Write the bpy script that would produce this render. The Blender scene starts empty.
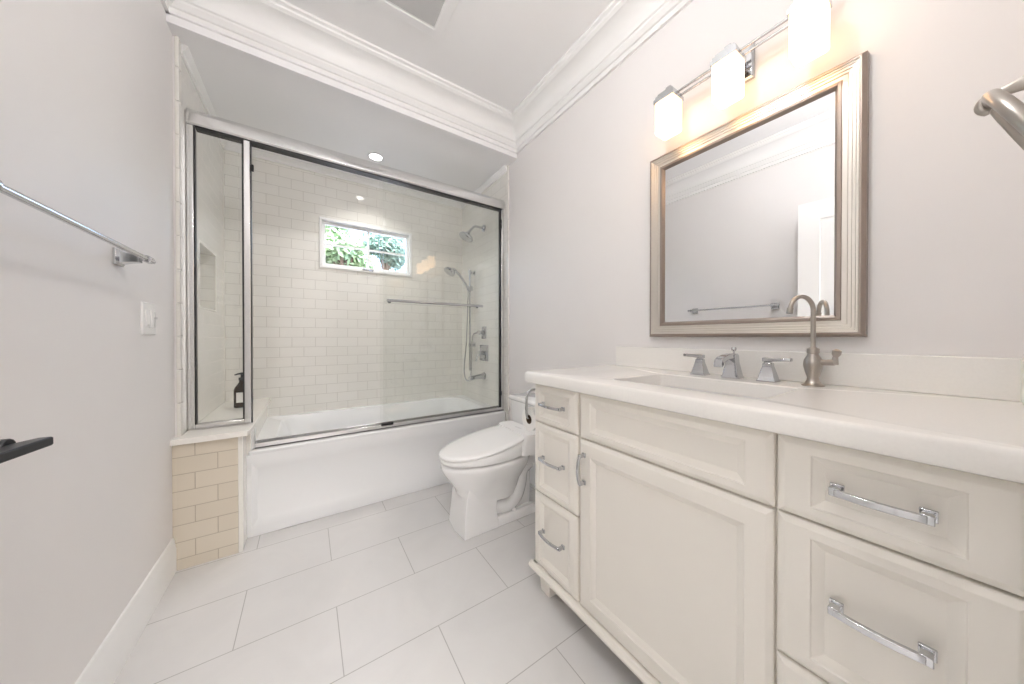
import bpy, math, random
from math import sin, cos, pi, radians as R
from mathutils import Vector, Matrix

S = bpy.context.scene
COL = S.collection
random.seed(7)

# ------------------------------------------------------------------ camera, world, light, exposure
cam_d = bpy.data.cameras.new('camera')
cam = bpy.data.objects.new('camera', cam_d)
COL.objects.link(cam)
cam.location = (0, 0, 1.06)
cam.rotation_euler = (R(90 - 0.35), 0, R(-33.7))
cam_d.sensor_width = 36
cam_d.lens = 307.0 / 1024 * 36
cam_d.shift_y = -3.1 / 1024
cam_d.clip_start = 0.02
S.camera = cam

S.view_settings.view_transform = 'Standard'
S.view_settings.look = 'None'
S.view_settings.gamma = 1
S.view_settings.use_curve_mapping = False
S.view_settings.exposure = 0.36
try:
    S.cycles.use_denoising = True
    S.cycles.max_bounces = 12
    S.cycles.diffuse_bounces = 8
    S.cycles.glossy_bounces = 6
    S.cycles.transparent_max_bounces = 24
    S.cycles.sample_clamp_indirect = 6
    S.cycles.caustics_reflective = False
    S.cycles.caustics_refractive = False
except Exception:
    pass

world = bpy.data.worlds.new('world')
S.world = world
world.use_nodes = True
wn = world.node_tree
wn.nodes.clear()
wo = wn.nodes.new('ShaderNodeOutputWorld')
wb = wn.nodes.new('ShaderNodeBackground')
ws = wn.nodes.new('ShaderNodeTexSky')
ws.sky_type = 'NISHITA'
ws.sun_disc = False
ws.sun_elevation = R(50)
ws.sun_rotation = R(200)
ws.air_density = 1.0
ws.dust_density = 3.0
wb.inputs['Strength'].default_value = 1.3
wn.links.new(ws.outputs[0], wb.inputs[0])
wn.links.new(wb.outputs[0], wo.inputs[0])

def add_light(name, kind, loc, rot, energy, color=(1, 1, 1), size=0.1, size_y=None, spread=None):
    d = bpy.data.lights.new(name, kind)
    d.energy = energy
    d.color = color
    if kind == 'AREA':
        d.shape = 'DISK' if size_y is None else 'RECTANGLE'
        d.size = size
        if size_y:
            d.size_y = size_y
        if spread is not None:
            d.spread = spread
    elif kind in ('POINT', 'SPOT'):
        d.shadow_soft_size = size
    elif kind == 'SUN':
        d.angle = size
    o = bpy.data.objects.new(name, d)
    COL.objects.link(o)
    o.location = loc
    o.rotation_euler = rot
    return o

# sun on the garden side, from behind the house, so none of it enters through the shower window
add_light('sun', 'SUN', (0, -5, 9), (R(42), 0, R(-15)), 5.0, (1, .96, .9), R(1))

SHOWER_DOWNLIGHT_W = 3.6
FILL_GLOBE_EMIT = 78
HALL_FILL_W = 14.5
SHADE_EMIT = 2.7

# ------------------------------------------------------------------ helpers
MATS = {}

def mat(name, color, rough=0.5, metal=0.0, spec=0.5, emit=None, emit_s=0.0, noise=0.0, nscale=20.0, bump=0.0, coat=0.0, aniso=0.0):
    if name in MATS:
        return MATS[name]
    m = bpy.data.materials.new(name)
    m.use_nodes = True
    nt = m.node_tree
    b = nt.nodes['Principled BSDF']
    b.inputs['Base Color'].default_value = (*color, 1)
    b.inputs['Roughness'].default_value = rough
    b.inputs['Metallic'].default_value = metal
    b.inputs['Specular IOR Level'].default_value = spec
    b.inputs['Coat Weight'].default_value = coat
    b.inputs['Coat Roughness'].default_value = 0.08
    if aniso:
        b.inputs['Anisotropic'].default_value = aniso
    if emit:
        b.inputs['Emission Color'].default_value = (*emit, 1)
        b.inputs['Emission Strength'].default_value = emit_s
    if noise or bump:
        tc = nt.nodes.new('ShaderNodeTexCoord')
        n = nt.nodes.new('ShaderNodeTexNoise')
        n.inputs['Scale'].default_value = nscale
        n.inputs['Detail'].default_value = 4
        nt.links.new(tc.outputs['Object'], n.inputs['Vector'])
        if noise:
            mx = nt.nodes.new('ShaderNodeMix')
            mx.data_type = 'RGBA'
            mx.inputs[6].default_value = (*[c * (1 - noise) for c in color], 1)
            mx.inputs[7].default_value = (*[min(1, c * (1 + noise)) for c in color], 1)
            nt.links.new(n.outputs['Fac'], mx.inputs[0])
            nt.links.new(mx.outputs[2], b.inputs['Base Color'])
        if bump:
            bp = nt.nodes.new('ShaderNodeBump')
            bp.inputs['Strength'].default_value = bump
            bp.inputs['Distance'].default_value = 0.001
            nt.links.new(n.outputs['Fac'], bp.inputs['Height'])
            nt.links.new(bp.outputs[0], b.inputs['Normal'])
    MATS[name] = m
    return m

def brick_mat(name, axes, shift, bw, rh, mortar, c1, c2, cm, rough, spec=0.5, noise=0.0, bump=0.6, coat=0.0, rough_var=0.0):
    """running bond laid on the plane spanned by two world axes"""
    m = bpy.data.materials.new(name)
    m.use_nodes = True
    nt = m.node_tree
    L = nt.links.new
    b = nt.nodes['Principled BSDF']
    g = nt.nodes.new('ShaderNodeNewGeometry')
    sp = nt.nodes.new('ShaderNodeSeparateXYZ')
    L(g.outputs['Position'], sp.inputs[0])
    cb = nt.nodes.new('ShaderNodeCombineXYZ')
    for i in (0, 1):
        a = nt.nodes.new('ShaderNodeMath')
        a.operation = 'ADD'
        a.inputs[1].default_value = shift[i]
        L(sp.outputs[axes[i]], a.inputs[0])
        L(a.outputs[0], cb.inputs[i])
    t = nt.nodes.new('ShaderNodeTexBrick')
    t.offset = 0.5
    t.inputs['Scale'].default_value = 1
    t.inputs['Brick Width'].default_value = bw
    t.inputs['Row Height'].default_value = rh
    t.inputs['Mortar Size'].default_value = mortar
    t.inputs['Mortar Smooth'].default_value = 0.1
    t.inputs['Color1'].default_value = (*c1, 1)
    t.inputs['Color2'].default_value = (*c2, 1)
    t.inputs['Mortar'].default_value = (*cm, 1)
    L(cb.outputs[0], t.inputs['Vector'])
    out = t.outputs['Color']
    if noise:
        n = nt.nodes.new('ShaderNodeTexNoise')
        n.inputs['Scale'].default_value = 3.5
        n.inputs['Detail'].default_value = 8
        n.inputs['Roughness'].default_value = 0.6
        n.inputs['Distortion'].default_value = 1.2
        L(g.outputs['Position'], n.inputs['Vector'])
        rmp = nt.nodes.new('ShaderNodeMapRange')
        rmp.inputs[1].default_value = 0.3
        rmp.inputs[2].default_value = 0.7
        rmp.inputs[3].default_value = 1 - noise
        rmp.inputs[4].default_value = 1 + noise
        L(n.outputs['Fac'], rmp.inputs[0])
        mx = nt.nodes.new('ShaderNodeVectorMath')
        mx.operation = 'SCALE'
        L(out, mx.inputs[0])
        L(rmp.outputs[0], mx.inputs['Scale'])
        out = mx.outputs[0]
    L(out, b.inputs['Base Color'])
    mr = nt.nodes.new('ShaderNodeMapRange')
    mr.inputs[3].default_value = rough
    mr.inputs[4].default_value = 0.8
    L(t.outputs['Fac'], mr.inputs[0])
    L(mr.outputs[0], b.inputs['Roughness'])
    b.inputs['Specular IOR Level'].default_value = spec
    b.inputs['Coat Weight'].default_value = coat
    bp = nt.nodes.new('ShaderNodeBump')
    bp.invert = True
    bp.inputs['Strength'].default_value = bump
    bp.inputs['Distance'].default_value = 0.002
    L(t.outputs['Fac'], bp.inputs['Height'])
    L(bp.outputs[0], b.inputs['Normal'])
    MATS[name] = m
    return m

def glass_mat(name, tint, base=0.04, gain=0.8, rough=0.0):
    m = bpy.data.materials.new(name)
    m.use_nodes = True
    nt = m.node_tree
    nt.nodes.clear()
    L = nt.links.new
    out = nt.nodes.new('ShaderNodeOutputMaterial')
    tr = nt.nodes.new('ShaderNodeBsdfTransparent')
    tr.inputs[0].default_value = (*tint, 1)
    gl = nt.nodes.new('ShaderNodeBsdfGlossy')
    gl.inputs['Roughness'].default_value = rough
    lw = nt.nodes.new('ShaderNodeLayerWeight')
    lw.inputs[0].default_value = 0.5
    pw = nt.nodes.new('ShaderNodeMath')
    pw.operation = 'POWER'
    pw.inputs[1].default_value = 4
    ml = nt.nodes.new('ShaderNodeMath')
    ml.operation = 'MULTIPLY_ADD'
    ml.inputs[1].default_value = gain
    ml.inputs[2].default_value = base
    mx = nt.nodes.new('ShaderNodeMixShader')
    L(lw.outputs['Facing'], pw.inputs[0])
    L(pw.outputs[0], ml.inputs[0])
    L(ml.outputs[0], mx.inputs[0])
    L(tr.outputs[0], mx.inputs[1])
    L(gl.outputs[0], mx.inputs[2])
    L(mx.outputs[0], out.inputs[0])
    MATS[name] = m
    return m

def rrect(a0, a1, b0, b1, r, k=4):
    """rounded rectangle outline, counter-clockwise, 4*(k+1) points"""
    pts = []
    for cx, cy, s in ((a1 - r, b1 - r, 0), (a0 + r, b1 - r, 90), (a0 + r, b0 + r, 180), (a1 - r, b0 + r, 270)):
        for i in range(k + 1):
            t = R(s + 90 * i / k)
            pts.append((cx + r * cos(t), cy + r * sin(t)))
    return pts

class MB:
    def __init__(s):
        s.v, s.f, s.m = [], [], []

    def face(s, idx, mi=0):
        s.f.append(tuple(idx))
        s.m.append(mi)

    def add(s, verts, faces, mi=0):
        o = len(s.v)
        s.v += [tuple(v) for v in verts]
        for f in faces:
            s.face([i + o for i in f], mi)
        return s

    def box(s, x0, x1, y0, y1, z0, z1, mi=0):
        v = [(x, y, z) for z in (z0, z1) for y in (y0, y1) for x in (x0, x1)]
        return s.add(v, [(0, 2, 3, 1), (4, 5, 7, 6), (0, 1, 5, 4), (2, 6, 7, 3), (0, 4, 6, 2), (1, 3, 7, 5)], mi)

    def loft(s, rings, cap0=True, cap1=True, closed=False, mis=None):
        n = len(rings[0])
        o = len(s.v)
        for r in rings:
            s.v += [tuple(p) for p in r]
        cnt = len(rings)
        for i in range(cnt if closed else cnt - 1):
            a, b = o + i * n, o + ((i + 1) % cnt) * n
            for j in range(n):
                k = (j + 1) % n
                s.face((a + j, a + k, b + k, b + j), mis[i] if mis else 0)
        if not closed:
            if cap0:
                s.face([o + j for j in reversed(range(n))], mis[0] if mis else 0)
            if cap1:
                s.face([o + (cnt - 1) * n + j for j in range(n)], mis[-1] if mis else 0)
        return s

    def tube(s, path, r, n=12, cap=True, mi=0):
        P = [Vector(p) for p in path]
        rad = r if isinstance(r, (list, tuple)) else [r] * len(P)
        rings = []
        up = None
        for i, p in enumerate(P):
            t = (P[min(i + 1, len(P) - 1)] - P[max(i - 1, 0)]).normalized()
            if up is None:
                up = Vector((0, 0, 1)) if abs(t.z) < .9 else Vector((1, 0, 0))
            x = t.cross(up).normalized()
            up = x.cross(t).normalized()
            rings.append([p + x * rad[i] * cos(2 * pi * j / n) + up * rad[i] * sin(2 * pi * j / n) for j in range(n)])
        o = len(s.f)
        s.loft(rings, cap, cap)
        for i in range(o, len(s.f)):
            s.m[i] = mi
        return s

    def lathe(s, prof, c, axis='z', n=24, mi=0):
        rings = []
        for r, h in prof:
            ring = []
            for j in range(n):
                a = 2 * pi * j / n
                if axis == 'z':
                    ring.append((c[0] + r * cos(a), c[1] + r * sin(a), c[2] + h))
                elif axis == 'x':
                    ring.append((c[0] + h, c[1] + r * cos(a), c[2] + r * sin(a)))
                else:
                    ring.append((c[0] + r * sin(a), c[1] + h, c[2] + r * cos(a)))
            rings.append(ring)
        o = len(s.f)
        s.loft(rings)
        for i in range(o, len(s.f)):
            s.m[i] = mi
        return s

    def prism(s, prof, fn, t0, t1):
        """profile points (a, b) swept from t0 to t1 with fn(a, b, t) -> xyz"""
        return s.loft([[fn(a, b, t0) for a, b in prof], [fn(a, b, t1) for a, b in prof]])

    def xform(s, M):
        s.v = [tuple(M @ Vector(p)) for p in s.v]
        return s

def arc(c, r, a0, a1, n, u=(1, 0, 0), v=(0, 0, 1)):
    c, u, v = Vector(c), Vector(u), Vector(v)
    return [tuple(c + u * r * cos(R(a0 + (a1 - a0) * i / n)) + v * r * sin(R(a0 + (a1 - a0) * i / n))) for i in range(n + 1)]

WLOC = {}

def empty(name, loc):
    o = bpy.data.objects.new(name, None)
    o.empty_display_size = 0.05
    COL.objects.link(o)
    o.location = loc
    WLOC[o.name] = Vector(loc)
    return o

def obj(name, mb, m, parent=None, bevel=0.0, seg=2, smooth=35, sub=0):
    ms = m if isinstance(m, (list, tuple)) else [m]
    me = bpy.data.meshes.new(name)
    vs = [Vector(v) for v in mb.v]
    if parent is not None:
        org = WLOC[parent.name]
    else:
        xs, ys, zs = zip(*mb.v)
        org = Vector(((min(xs) + max(xs)) / 2, (min(ys) + max(ys)) / 2, min(zs)))
    me.from_pydata([tuple(v - org) for v in vs], [], mb.f)
    for x in ms:
        me.materials.append(x)
    for p, mi in zip(me.polygons, mb.m):
        p.material_index = mi
    me.update()
    import bmesh
    bm = bmesh.new()
    bm.from_mesh(me)
    bmesh.ops.recalc_face_normals(bm, faces=bm.faces)
    bm.to_mesh(me)
    bm.free()
    if smooth:
        me.shade_smooth()
        me.set_sharp_from_angle(angle=R(smooth))
    o = bpy.data.objects.new(name, me)
    COL.objects.link(o)
    if parent is not None:
        o.parent = parent
        WLOC[o.name] = org          # children are built in the thing's frame
        o.location = (0, 0, 0)
    else:
        o.location = org
        WLOC[o.name] = org
    if bevel:
        b = o.modifiers.new('bevel', 'BEVEL')
        b.width = bevel
        b.segments = seg
        b.limit_method = 'ANGLE'
        b.angle_limit = R(40)
        b.harden_normals = False
    if sub:
        sb = o.modifiers.new('sub', 'SUBSURF')
        sb.levels = sb.render_levels = sub
    return o

def tag(o, label, cat, group=None):
    o['label'] = label
    o['category'] = cat
    if group:
        o['group'] = group
    return o

def struct(name, mb, m, parent=None, **k):
    o = obj(name, mb, m, parent, **k)
    if parent is None:
        o['kind'] = 'structure'
    return o

# ------------------------------------------------------------------ materials
wall_m = mat('wall_paint', (.805, .785, .778), .55, noise=.012, nscale=6, bump=.02)
white_m = mat('white_trim_paint', (.89, .89, .885), .35, noise=.01, nscale=8)
ceil_m = mat('ceiling_paint', (.92, .92, .925), .6, noise=.01, nscale=5)
cab_m = mat('cabinet_cream_lacquer', (.80, .77, .715), .35, noise=.012, nscale=10)
counter_m = mat('white_quartz', (.86, .845, .815), .22, noise=.03, nscale=180)
porc_m = mat('porcelain', (.87, .87, .87), .06, coat=.4, noise=.005, nscale=5)
tub_m = mat('tub_enamel', (.84, .85, .86), .12, coat=.3, noise=.005, nscale=5)
plastic_m = mat('white_plastic', (.88, .88, .88), .25, noise=.005, nscale=9)
chrome_m = mat('chrome', (.56, .57, .59), .1, 1.0, noise=.01, nscale=30)
alu_m = mat('polished_aluminium', (.80, .80, .80), .22, 1.0, noise=.01, nscale=30)
nickel_m = mat('brushed_nickel', (.44, .405, .37), .28, 1.0, noise=.03, nscale=60)
champ_m = mat('champagne_silver_leaf', (.70, .665, .615), .35, .7, noise=.03, nscale=40)
bronze_m = mat('bronze_frame_edge', (.35, .295, .26), .35, .7, noise=.03, nscale=40)
black_m = mat('black_seal', (.012, .012, .014), .45, noise=.05, nscale=30)
blackmetal_m = mat('matte_black_metal', (.02, .021, .024), .35, .3, noise=.05, nscale=30)
dark_m = mat('dark_gap', (.05, .045, .04), .8, noise=.05, nscale=30)
amber_m = mat('dark_amber_plastic', (.035, .022, .015), .18, noise=.05, nscale=30, coat=.3)
paper_m = mat('paper', (.85, .84, .82), .9, noise=.02, nscale=50, bump=.2)
vent_m = mat('vent_grey', (.62, .62, .62), .5, noise=.02, nscale=30)
marble_m = mat('cream_marble_slab', (.84, .82, .775), .15, noise=.03, nscale=7)
mirror_m = mat('mirror_silver', (.93, .94, .95), .0, 1.0)
glass_m = glass_mat('shower_glass', (.984, .989, .985), .03, .75)
pane_m = glass_mat('window_glass', (.97, .98, .99), .03, .6)
shade_m = mat('opal_glass_lit', (.9, .88, .84), .3, emit=(1.0, .62, .32), emit_s=SHADE_EMIT, noise=.005)
fill_globe_m = mat('fill_globe_lit', (.9, .9, .9), .3, emit=(1, .975, .965), emit_s=FILL_GLOBE_EMIT, noise=.005)
lens_m = mat('downlight_lens', (.9, .9, .9), .3, emit=(1, .97, .92), emit_s=14, noise=.005)

TC1, TC2, TG = (.825, .81, .765), (.845, .83, .79), (.62, .60, .56)
tile_back_m = brick_mat('subway_tile_back', ('X', 'Z'), (.10, -.595 + 20 * .0772), .1545, .0772, .0016, TC1, TC2, TG, .1, coat=.3)
tile_side_m = brick_mat('subway_tile_side', ('Y', 'Z'), (.05, -.595 + 20 * .0772), .1545, .0772, .0016, TC1, TC2, TG, .1, coat=.3)
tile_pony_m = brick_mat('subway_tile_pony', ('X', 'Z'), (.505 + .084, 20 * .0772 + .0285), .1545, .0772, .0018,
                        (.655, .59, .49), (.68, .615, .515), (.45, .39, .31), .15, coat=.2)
BW = .6105
floor_m = brick_mat('floor_tile', ('X', 'Y'), (-.092 + .5 * BW + 10 * BW, -1.083 + 20 * .2985), BW, .2985, .0016,
                    (.655, .645, .64), (.675, .665, .66), (.42, .41, .40), .33, noise=.035, bump=.3)

# ------------------------------------------------------------------ setting
XL, XR = -.508, 1.355
YF = -.08            # wall with the doorway
YB = 2.955           # tiled back wall
ZC = 2.65
SOF_Y, SOF_Z = 1.96, 2.44

struct('floor', MB().box(-1.4, 1.6, -2.3, 3.15, -.06, 0), floor_m, smooth=0)
struct('wall_left', MB().box(XL - .12, XL, -.2, 2.075, 0, ZC).box(XL - .01, -.499, 2.034, 2.07, .60, 2.44), wall_m, smooth=0)
struct('wall_right', MB().box(XR, XR + .12, -.2, 2.09, 0, ZC), wall_m, smooth=0)
# tiled alcove: left wall with a recessed niche
TX = -.490
w = MB()
for (y0, y1, z0, z1) in ((2.065, 3.1, 0, 1.226), (2.065, 3.1, 1.586, 2.46), (2.065, 2.344, 1.226, 1.586), (2.706, 3.1, 1.226, 1.586)):
    w.box(TX - .02, TX, y0, y1, z0, z1)
w.box(TX - .13, TX - .10, 2.065, 3.1, 0, 2.46)
nb = struct('wall_alcove_left', w, tile_side_m, smooth=0)
w = MB()
for (y0, y1, z0, z1) in ((2.338, 2.350, 1.220, 1.592), (2.700, 2.712, 1.220, 1.592), (2.350, 2.700, 1.220, 1.232), (2.350, 2.700, 1.580, 1.592)):
    w.box(TX - .006, TX + .003, y0, y1, z0, z1)
struct('trim_1', w, marble_m, bevel=.002)      # niche edging
w = MB()
w.box(TX - .10, TX - .006, 2.335, 2.347, 1.21, 1.60).box(TX - .10, TX - .006, 2.703, 2.715, 1.21, 1.60)
w.box(TX - .10, TX - .006, 2.347, 2.703, 1.215, 1.229).box(TX - .10, TX - .006, 2.347, 2.703, 1.583, 1.60)
struct('wall_niche', w, tile_back_m, smooth=0)
struct('wall_alcove_right', MB().box(1.345, 1.475, 2.085, 3.1, 0, 2.46), tile_side_m, smooth=0)
# window opening in back wall: x .085-.825, z 1.63-2.035
wx0, wx1, wz0, wz1 = .088, .822, 1.632, 2.035
w = MB()
w.box(-.65, wx0, YB, YB + .14, 0, 2.46).box(wx1, 1.5, YB, YB + .14, 0, 2.46)
w.box(wx0, wx1, YB, YB + .14, 0, wz0).box(wx0, wx1, YB, YB + .14, wz1, 2.46)
struct('wall_back', w, tile_back_m, smooth=0)
# bullnose edge strips at the tile ends
def bullnose(x0, x1, y0, y1, z0, z1):
    w = MB()
    z = z0
    while z < z1 - .01:
        w.box(x0, x1, y0, y1, z + .0012, min(z + .1545, z1) - .0012)
        z += .1545
    return w
struct('trim_2', bullnose(-.501, TX + .003, 2.028, 2.068, .60, 2.44), marble_m, bevel=.003)
struct('trim_3', bullnose(1.343, XR, 2.07, 2.088, .46, 2.44), marble_m, bevel=.003)
# ceiling and dropped soffit
struct('ceiling', MB().box(-.7, 1.6, -.25, 3.15, ZC, ZC + .1), ceil_m, smooth=0)
struct('wall_soffit', MB().box(XL - .12, XR + .12, SOF_Y, 3.1, SOF_Z, ZC), ceil_m, smooth=0)
# front wall with doorway
DX0, DX1, DZ = -.45, .36, 2.06
w = MB().box(XL - .12, DX0, -.2, YF, 0, ZC).box(DX1, XR + .12, -.2, YF, 0, ZC).box(DX0, DX1, -.2, YF, DZ, ZC)
struct('wall_front', w, wall_m, smooth=0)
w = MB()
for x0, x1 in ((DX0 - .055, DX0 + .012), (DX1 - .012, DX1 + .07)):
    w.box(x0, x1, -.215, -.065, 0, DZ + .06)
w.box(DX0 - .055, DX1 + .07, -.215, -.065, DZ - .012, DZ + .06)
struct('trim_4', w, white_m, bevel=.004)       # door casing
# the hall the photograph was taken from
w = MB().box(-1.4, -1.3, -2.3, -.2, 0, ZC).box(1.5, 1.6, -2.3, -.2, 0, ZC).box(-1.4, 1.6, -2.4, -2.3, 0, ZC)
w.box(-1.3, XL - .12, -.21, -.2, 0, ZC)
struct('wall_hall', w, wall_m, smooth=0)
struct('ceiling_hall', MB().box(-1.4, 1.6, -2.4, -.2, ZC, ZC + .1), ceil_m, smooth=0)

# crown moulding: profile as (out from wall, height below ceiling)
CR = [(0, 0), (.138, 0), (.138, -.012), (.126, -.017), (.124, -.026), (.118, -.030)]
for i in range(9):
    t = R(90 * i / 8)
    CR.append((.112 - .066 * sin(t) , -.034 - .074 * (1 - cos(t))))
CR = [(a * 1.065 if a > .02 else a, b) for a, b in CR] + [(.046, -.118), (.038, -.122), (.036, -.130), (.027, -.140), (.022, -.148), (.013, -.150), (.013, -.175), (0, -.175)]
struct('trim_5', MB().prism(CR, lambda a, b, t: (XR - a, t, ZC + b), YF, SOF_Y), white_m, smooth=25)
struct('trim_6', MB().prism(CR, lambda a, b, t: (XL + a, t, ZC + b), YF, SOF_Y), white_m, smooth=25)
struct('trim_7', MB().prism(CR, lambda a, b, t: (t, SOF_Y - a, ZC + b), XL, XR), white_m, smooth=25)
struct('trim_8', MB().prism(CR, lambda a, b, t: (t, YF + a, ZC + b), XL, XR), white_m, smooth=25)
# small cove under the alcove ceiling
CV = [(0, 0), (.024, 0), (.024, -.008), (.016, -.022), (.008, -.034), (.008, -.048), (0, -.048)]
w = MB().prism(CV, lambda a, b, t: (TX + a, t, SOF_Z + b), 2.068, YB)
w.prism(CV, lambda a, b, t: (1.345 - a, t, SOF_Z + b), 2.088, YB)
w.prism(CV, lambda a, b, t: (t, YB - a, SOF_Z + b), TX, 1.345)
struct('trim_9', w, white_m, smooth=25)
# baseboards
BP = [(0, 0), (.012, 0), (.012, .105), (.010, .112), (.0095, .122), (.007, .130), (.0065, .142), (.004, .152), (0, .156)]
struct('baseboard_left', MB().prism(BP, lambda a, b, t: (XL + a, t, b), -.06, 1.998), white_m, smooth=20)
struct('baseboard_right', MB().prism(BP, lambda a, b, t: (XR - a, t, b), 1.04, 2.106), white_m, smooth=20)

# window
wf = MB()
fy0, fy1 = YB - .012, YB + .06
def frame_boxes(mb, x0, x1, z0, z1, t, y0, y1):
    mb.box(x0, x1, y0, y1, z1 - t, z1).box(x0, x1, y0, y1, z0, z0 + t)
    mb.box(x0, x0 + t, y0, y1, z0 + t, z1 - t).box(x1 - t, x1, y0, y1, z0 + t, z1 - t)
    return mb
win = struct('window_1', frame_boxes(wf, wx0 - .004, wx1 + .004, wz0 - .004, wz1 + .004, .022, fy0, fy1), white_m, bevel=.003)
win['label'] = 'small white framed awning window of four panes high on the tiled back wall'
obj('sash', frame_boxes(MB(), wx0 + .018, wx1 - .018, wz0 + .018, wz1 - .018, .022, YB + .02, YB + .055), white_m, win, bevel=.003)
mu = MB().box((wx0 + wx1) / 2 - .009, (wx0 + wx1) / 2 + .009, YB + .03, YB + .048, wz0 + .04, wz1 - .04)
mu.box(wx0 + .04, wx1 - .04, YB + .031, YB + .047, (wz0 + wz1) / 2 - .008, (wz0 + wz1) / 2 + .008)
obj('muntin', mu, white_m, win, bevel=.002)
obj('pane', MB().box(wx0 + .038, wx1 - .038, YB + .037, YB + .041, wz0 + .038, wz1 - .038), pane_m, win, smooth=0)
h = MB().box(.40, .49, YB - .016, YB + .004, wz0 + .012, wz0 + .022)
h.tube([(.415, YB - .012, wz0 + .02), (.43, YB - .03, wz0 + .012), (.48, YB - .032, wz0 + .004)], .004, 8)
obj('window_crank', h, chrome_m, win)

# ------------------------------------------------------------------ pony wall and bench
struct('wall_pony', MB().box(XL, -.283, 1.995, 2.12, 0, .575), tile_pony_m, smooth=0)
struct('trim_10', MB().box(-.285, -.266, 1.992, 2.104, 0, .575), marble_m, bevel=.004)
struct('wall_bench', MB().box(TX, -.250, 2.12, YB, 0, .575), marble_m, bevel=.002)
cp = MB()
o2 = [(XL - .004, 1.968), (-.248, 1.968), (-.239, 1.980), (-.234, 2.06), (-.232, YB), (TX, YB), (TX, 2.05), (XL - .004, 2.05)]
cp.loft([[(x, y, .575) for x, y in o2], [(x, y, .601) for x, y in o2]])
tag(obj('bench_slab', cp, marble_m, bevel=.003),
    'cream stone slab capping the low tiled wall and corner seat of the shower', 'ledge')

# ------------------------------------------------------------------ bathtub
TUBX0, TUBX1, TUBY = -.260, 1.343, 2.106
tub = empty('bathtub', (.54, 2.53, 0))
tag(tub, 'white alcove bathtub with recessed front apron behind the glass doors', 'bathtub')
def ring2(x0, x1, y0, y1, r, z, k=5):
    return [(x, y, z) for x, y in rrect(x0, x1, y0, y1, r, k)]
b = MB()
b.loft([ring2(TUBX0, TUBX1, TUBY + .026, YB - .002, .008, 0), ring2(TUBX0, TUBX1, TUBY + .026, YB - .002, .008, .43),
        ring2(TUBX0, TUBX1, TUBY - .002, YB - .002, .010, .436),
        ring2(TUBX0, TUBX1, TUBY - .004, YB - .002, .012, .450), ring2(TUBX0 + .004, TUBX1 - .004, TUBY + .003, YB - .006, .014, .458),
        ring2(TUBX0 + .10, TUBX1 - .085, TUBY + .10, YB - .065, .14, .458),
        ring2(TUBX0 + .112, TUBX1 - .095, TUBY + .11, YB - .075, .14, .446),
        ring2(TUBX0 + .20, TUBX1 - .125, TUBY + .12, YB - .10, .15, .25),
        ring2(TUBX0 + .28, TUBX1 - .15, TUBY + .14, YB - .12, .15, .13),
        ring2(TUBX0 + .34, TUBX1 - .19, TUBY + .18, YB - .16, .12, .10)], cap0=True, cap1=True)
obj('basin', b, tub_m, tub, smooth=40)
ap = MB()
def plate(mb, a0, a1, b0, b1, steps, fn):
    """nested rectangles: steps = [(inset left/right, inset bottom, inset top, depth)]"""
    rings = []
    for il, ib, it, d in steps:
        rings.append([fn(a0 + il, b0 + ib, d), fn(a1 - il, b0 + ib, d), fn(a1 - il, b1 - it, d), fn(a0 + il, b1 - it, d)])
    return mb.loft(rings, True, True)
plate(ap, TUBX0 - .014, TUBX1 - .004, 0.001, .438, [(0, 0, 0, .028), (0, 0, 0, .002), (.002, .002, .002, 0), (.028, .050, .05, 0), (.048, .080, .085, .018)],
      lambda a, b, d: (a, TUBY + d, b))
obj('apron', ap, tub_m, tub, bevel=.003)
ov = MB().lathe([(.034, 0), (.034, .006), (.028, .012), (.012, .016), (.012, .026), (.004, .03)], (0, 0, 0), 'x', 20)
ov.xform(Matrix.Translation((1.236, 2.53, .34)) @ Matrix.Rotation(pi, 4, 'Z'))
obj('overflow_plate', ov, chrome_m, tub)

# ------------------------------------------------------------------ shower enclosure
enc = empty('shower_enclosure', (.43, 2.125, .458))
tag(enc, 'framed glass shower enclosure with chrome header standing on the tub rim and low wall', 'shower door')
GY = 2.155
hd = [(-.026, .0), (-.034, .006), (-.034, .05), (-.026, .066), (-.012, .080), (.014, .084), (.034, .075), (.034, 0)]
obj('header', MB().prism(hd, lambda a, b, t: (t, GY + a, 2.104 + b), TX, 1.344), alu_m, enc, bevel=.002)
obj('header_seal', MB().box(-.46, 1.325, GY - .022, GY + .030, 2.098, 2.1045), black_m, enc, smooth=0)
obj('wall_jamb', MB().box(TX, -.464, GY - .022, GY + .02, .602, 2.104), alu_m, enc, bevel=.003)
obj('jamb_seal', MB().box(-.464, -.459, GY - .018, GY + .006, .622, 2.09), black_m, enc, smooth=0)
obj('sill', MB().box(-.464, -.278, GY - .02, GY + .02, .602, .626), alu_m, enc, bevel=.003)
obj('post', MB().box(-.278, -.249, GY - .022, GY + .022, .60, 2.104), alu_m, enc, bevel=.004)
obj('post_seal', MB().box(-.284, -.278, GY - .018, GY + .004, .624, 2.09).box(-.249, -.246, GY - .018, GY + .01, .60, 2.09), black_m, enc, smooth=0)
obj('lower_jamb', MB().box(-.258, -.236, GY - .02, GY + .02, .458, .575), alu_m, enc, bevel=.003)
obj('fixed_pane', MB().box(-.459, -.284, GY - .004, GY + .004, .624, 2.094), glass_m, enc, smooth=0)
tr = MB().box(-.236, 1.344, GY - .018, GY + .03, .458, .466).box(-.236, 1.344, GY - .018, GY - .012, .458, .486).box(-.236, 1.344, GY + .024, GY + .03, .458, .492).box(-.236, 1.344, GY + .003, GY + .008, .458, .480)
obj('bottom_track', tr, alu_m, enc, bevel=.0015)
obj('right_jamb', MB().box(1.320, 1.344, GY - .02, GY + .024, .466, 2.104), alu_m, enc, bevel=.003)
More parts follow.
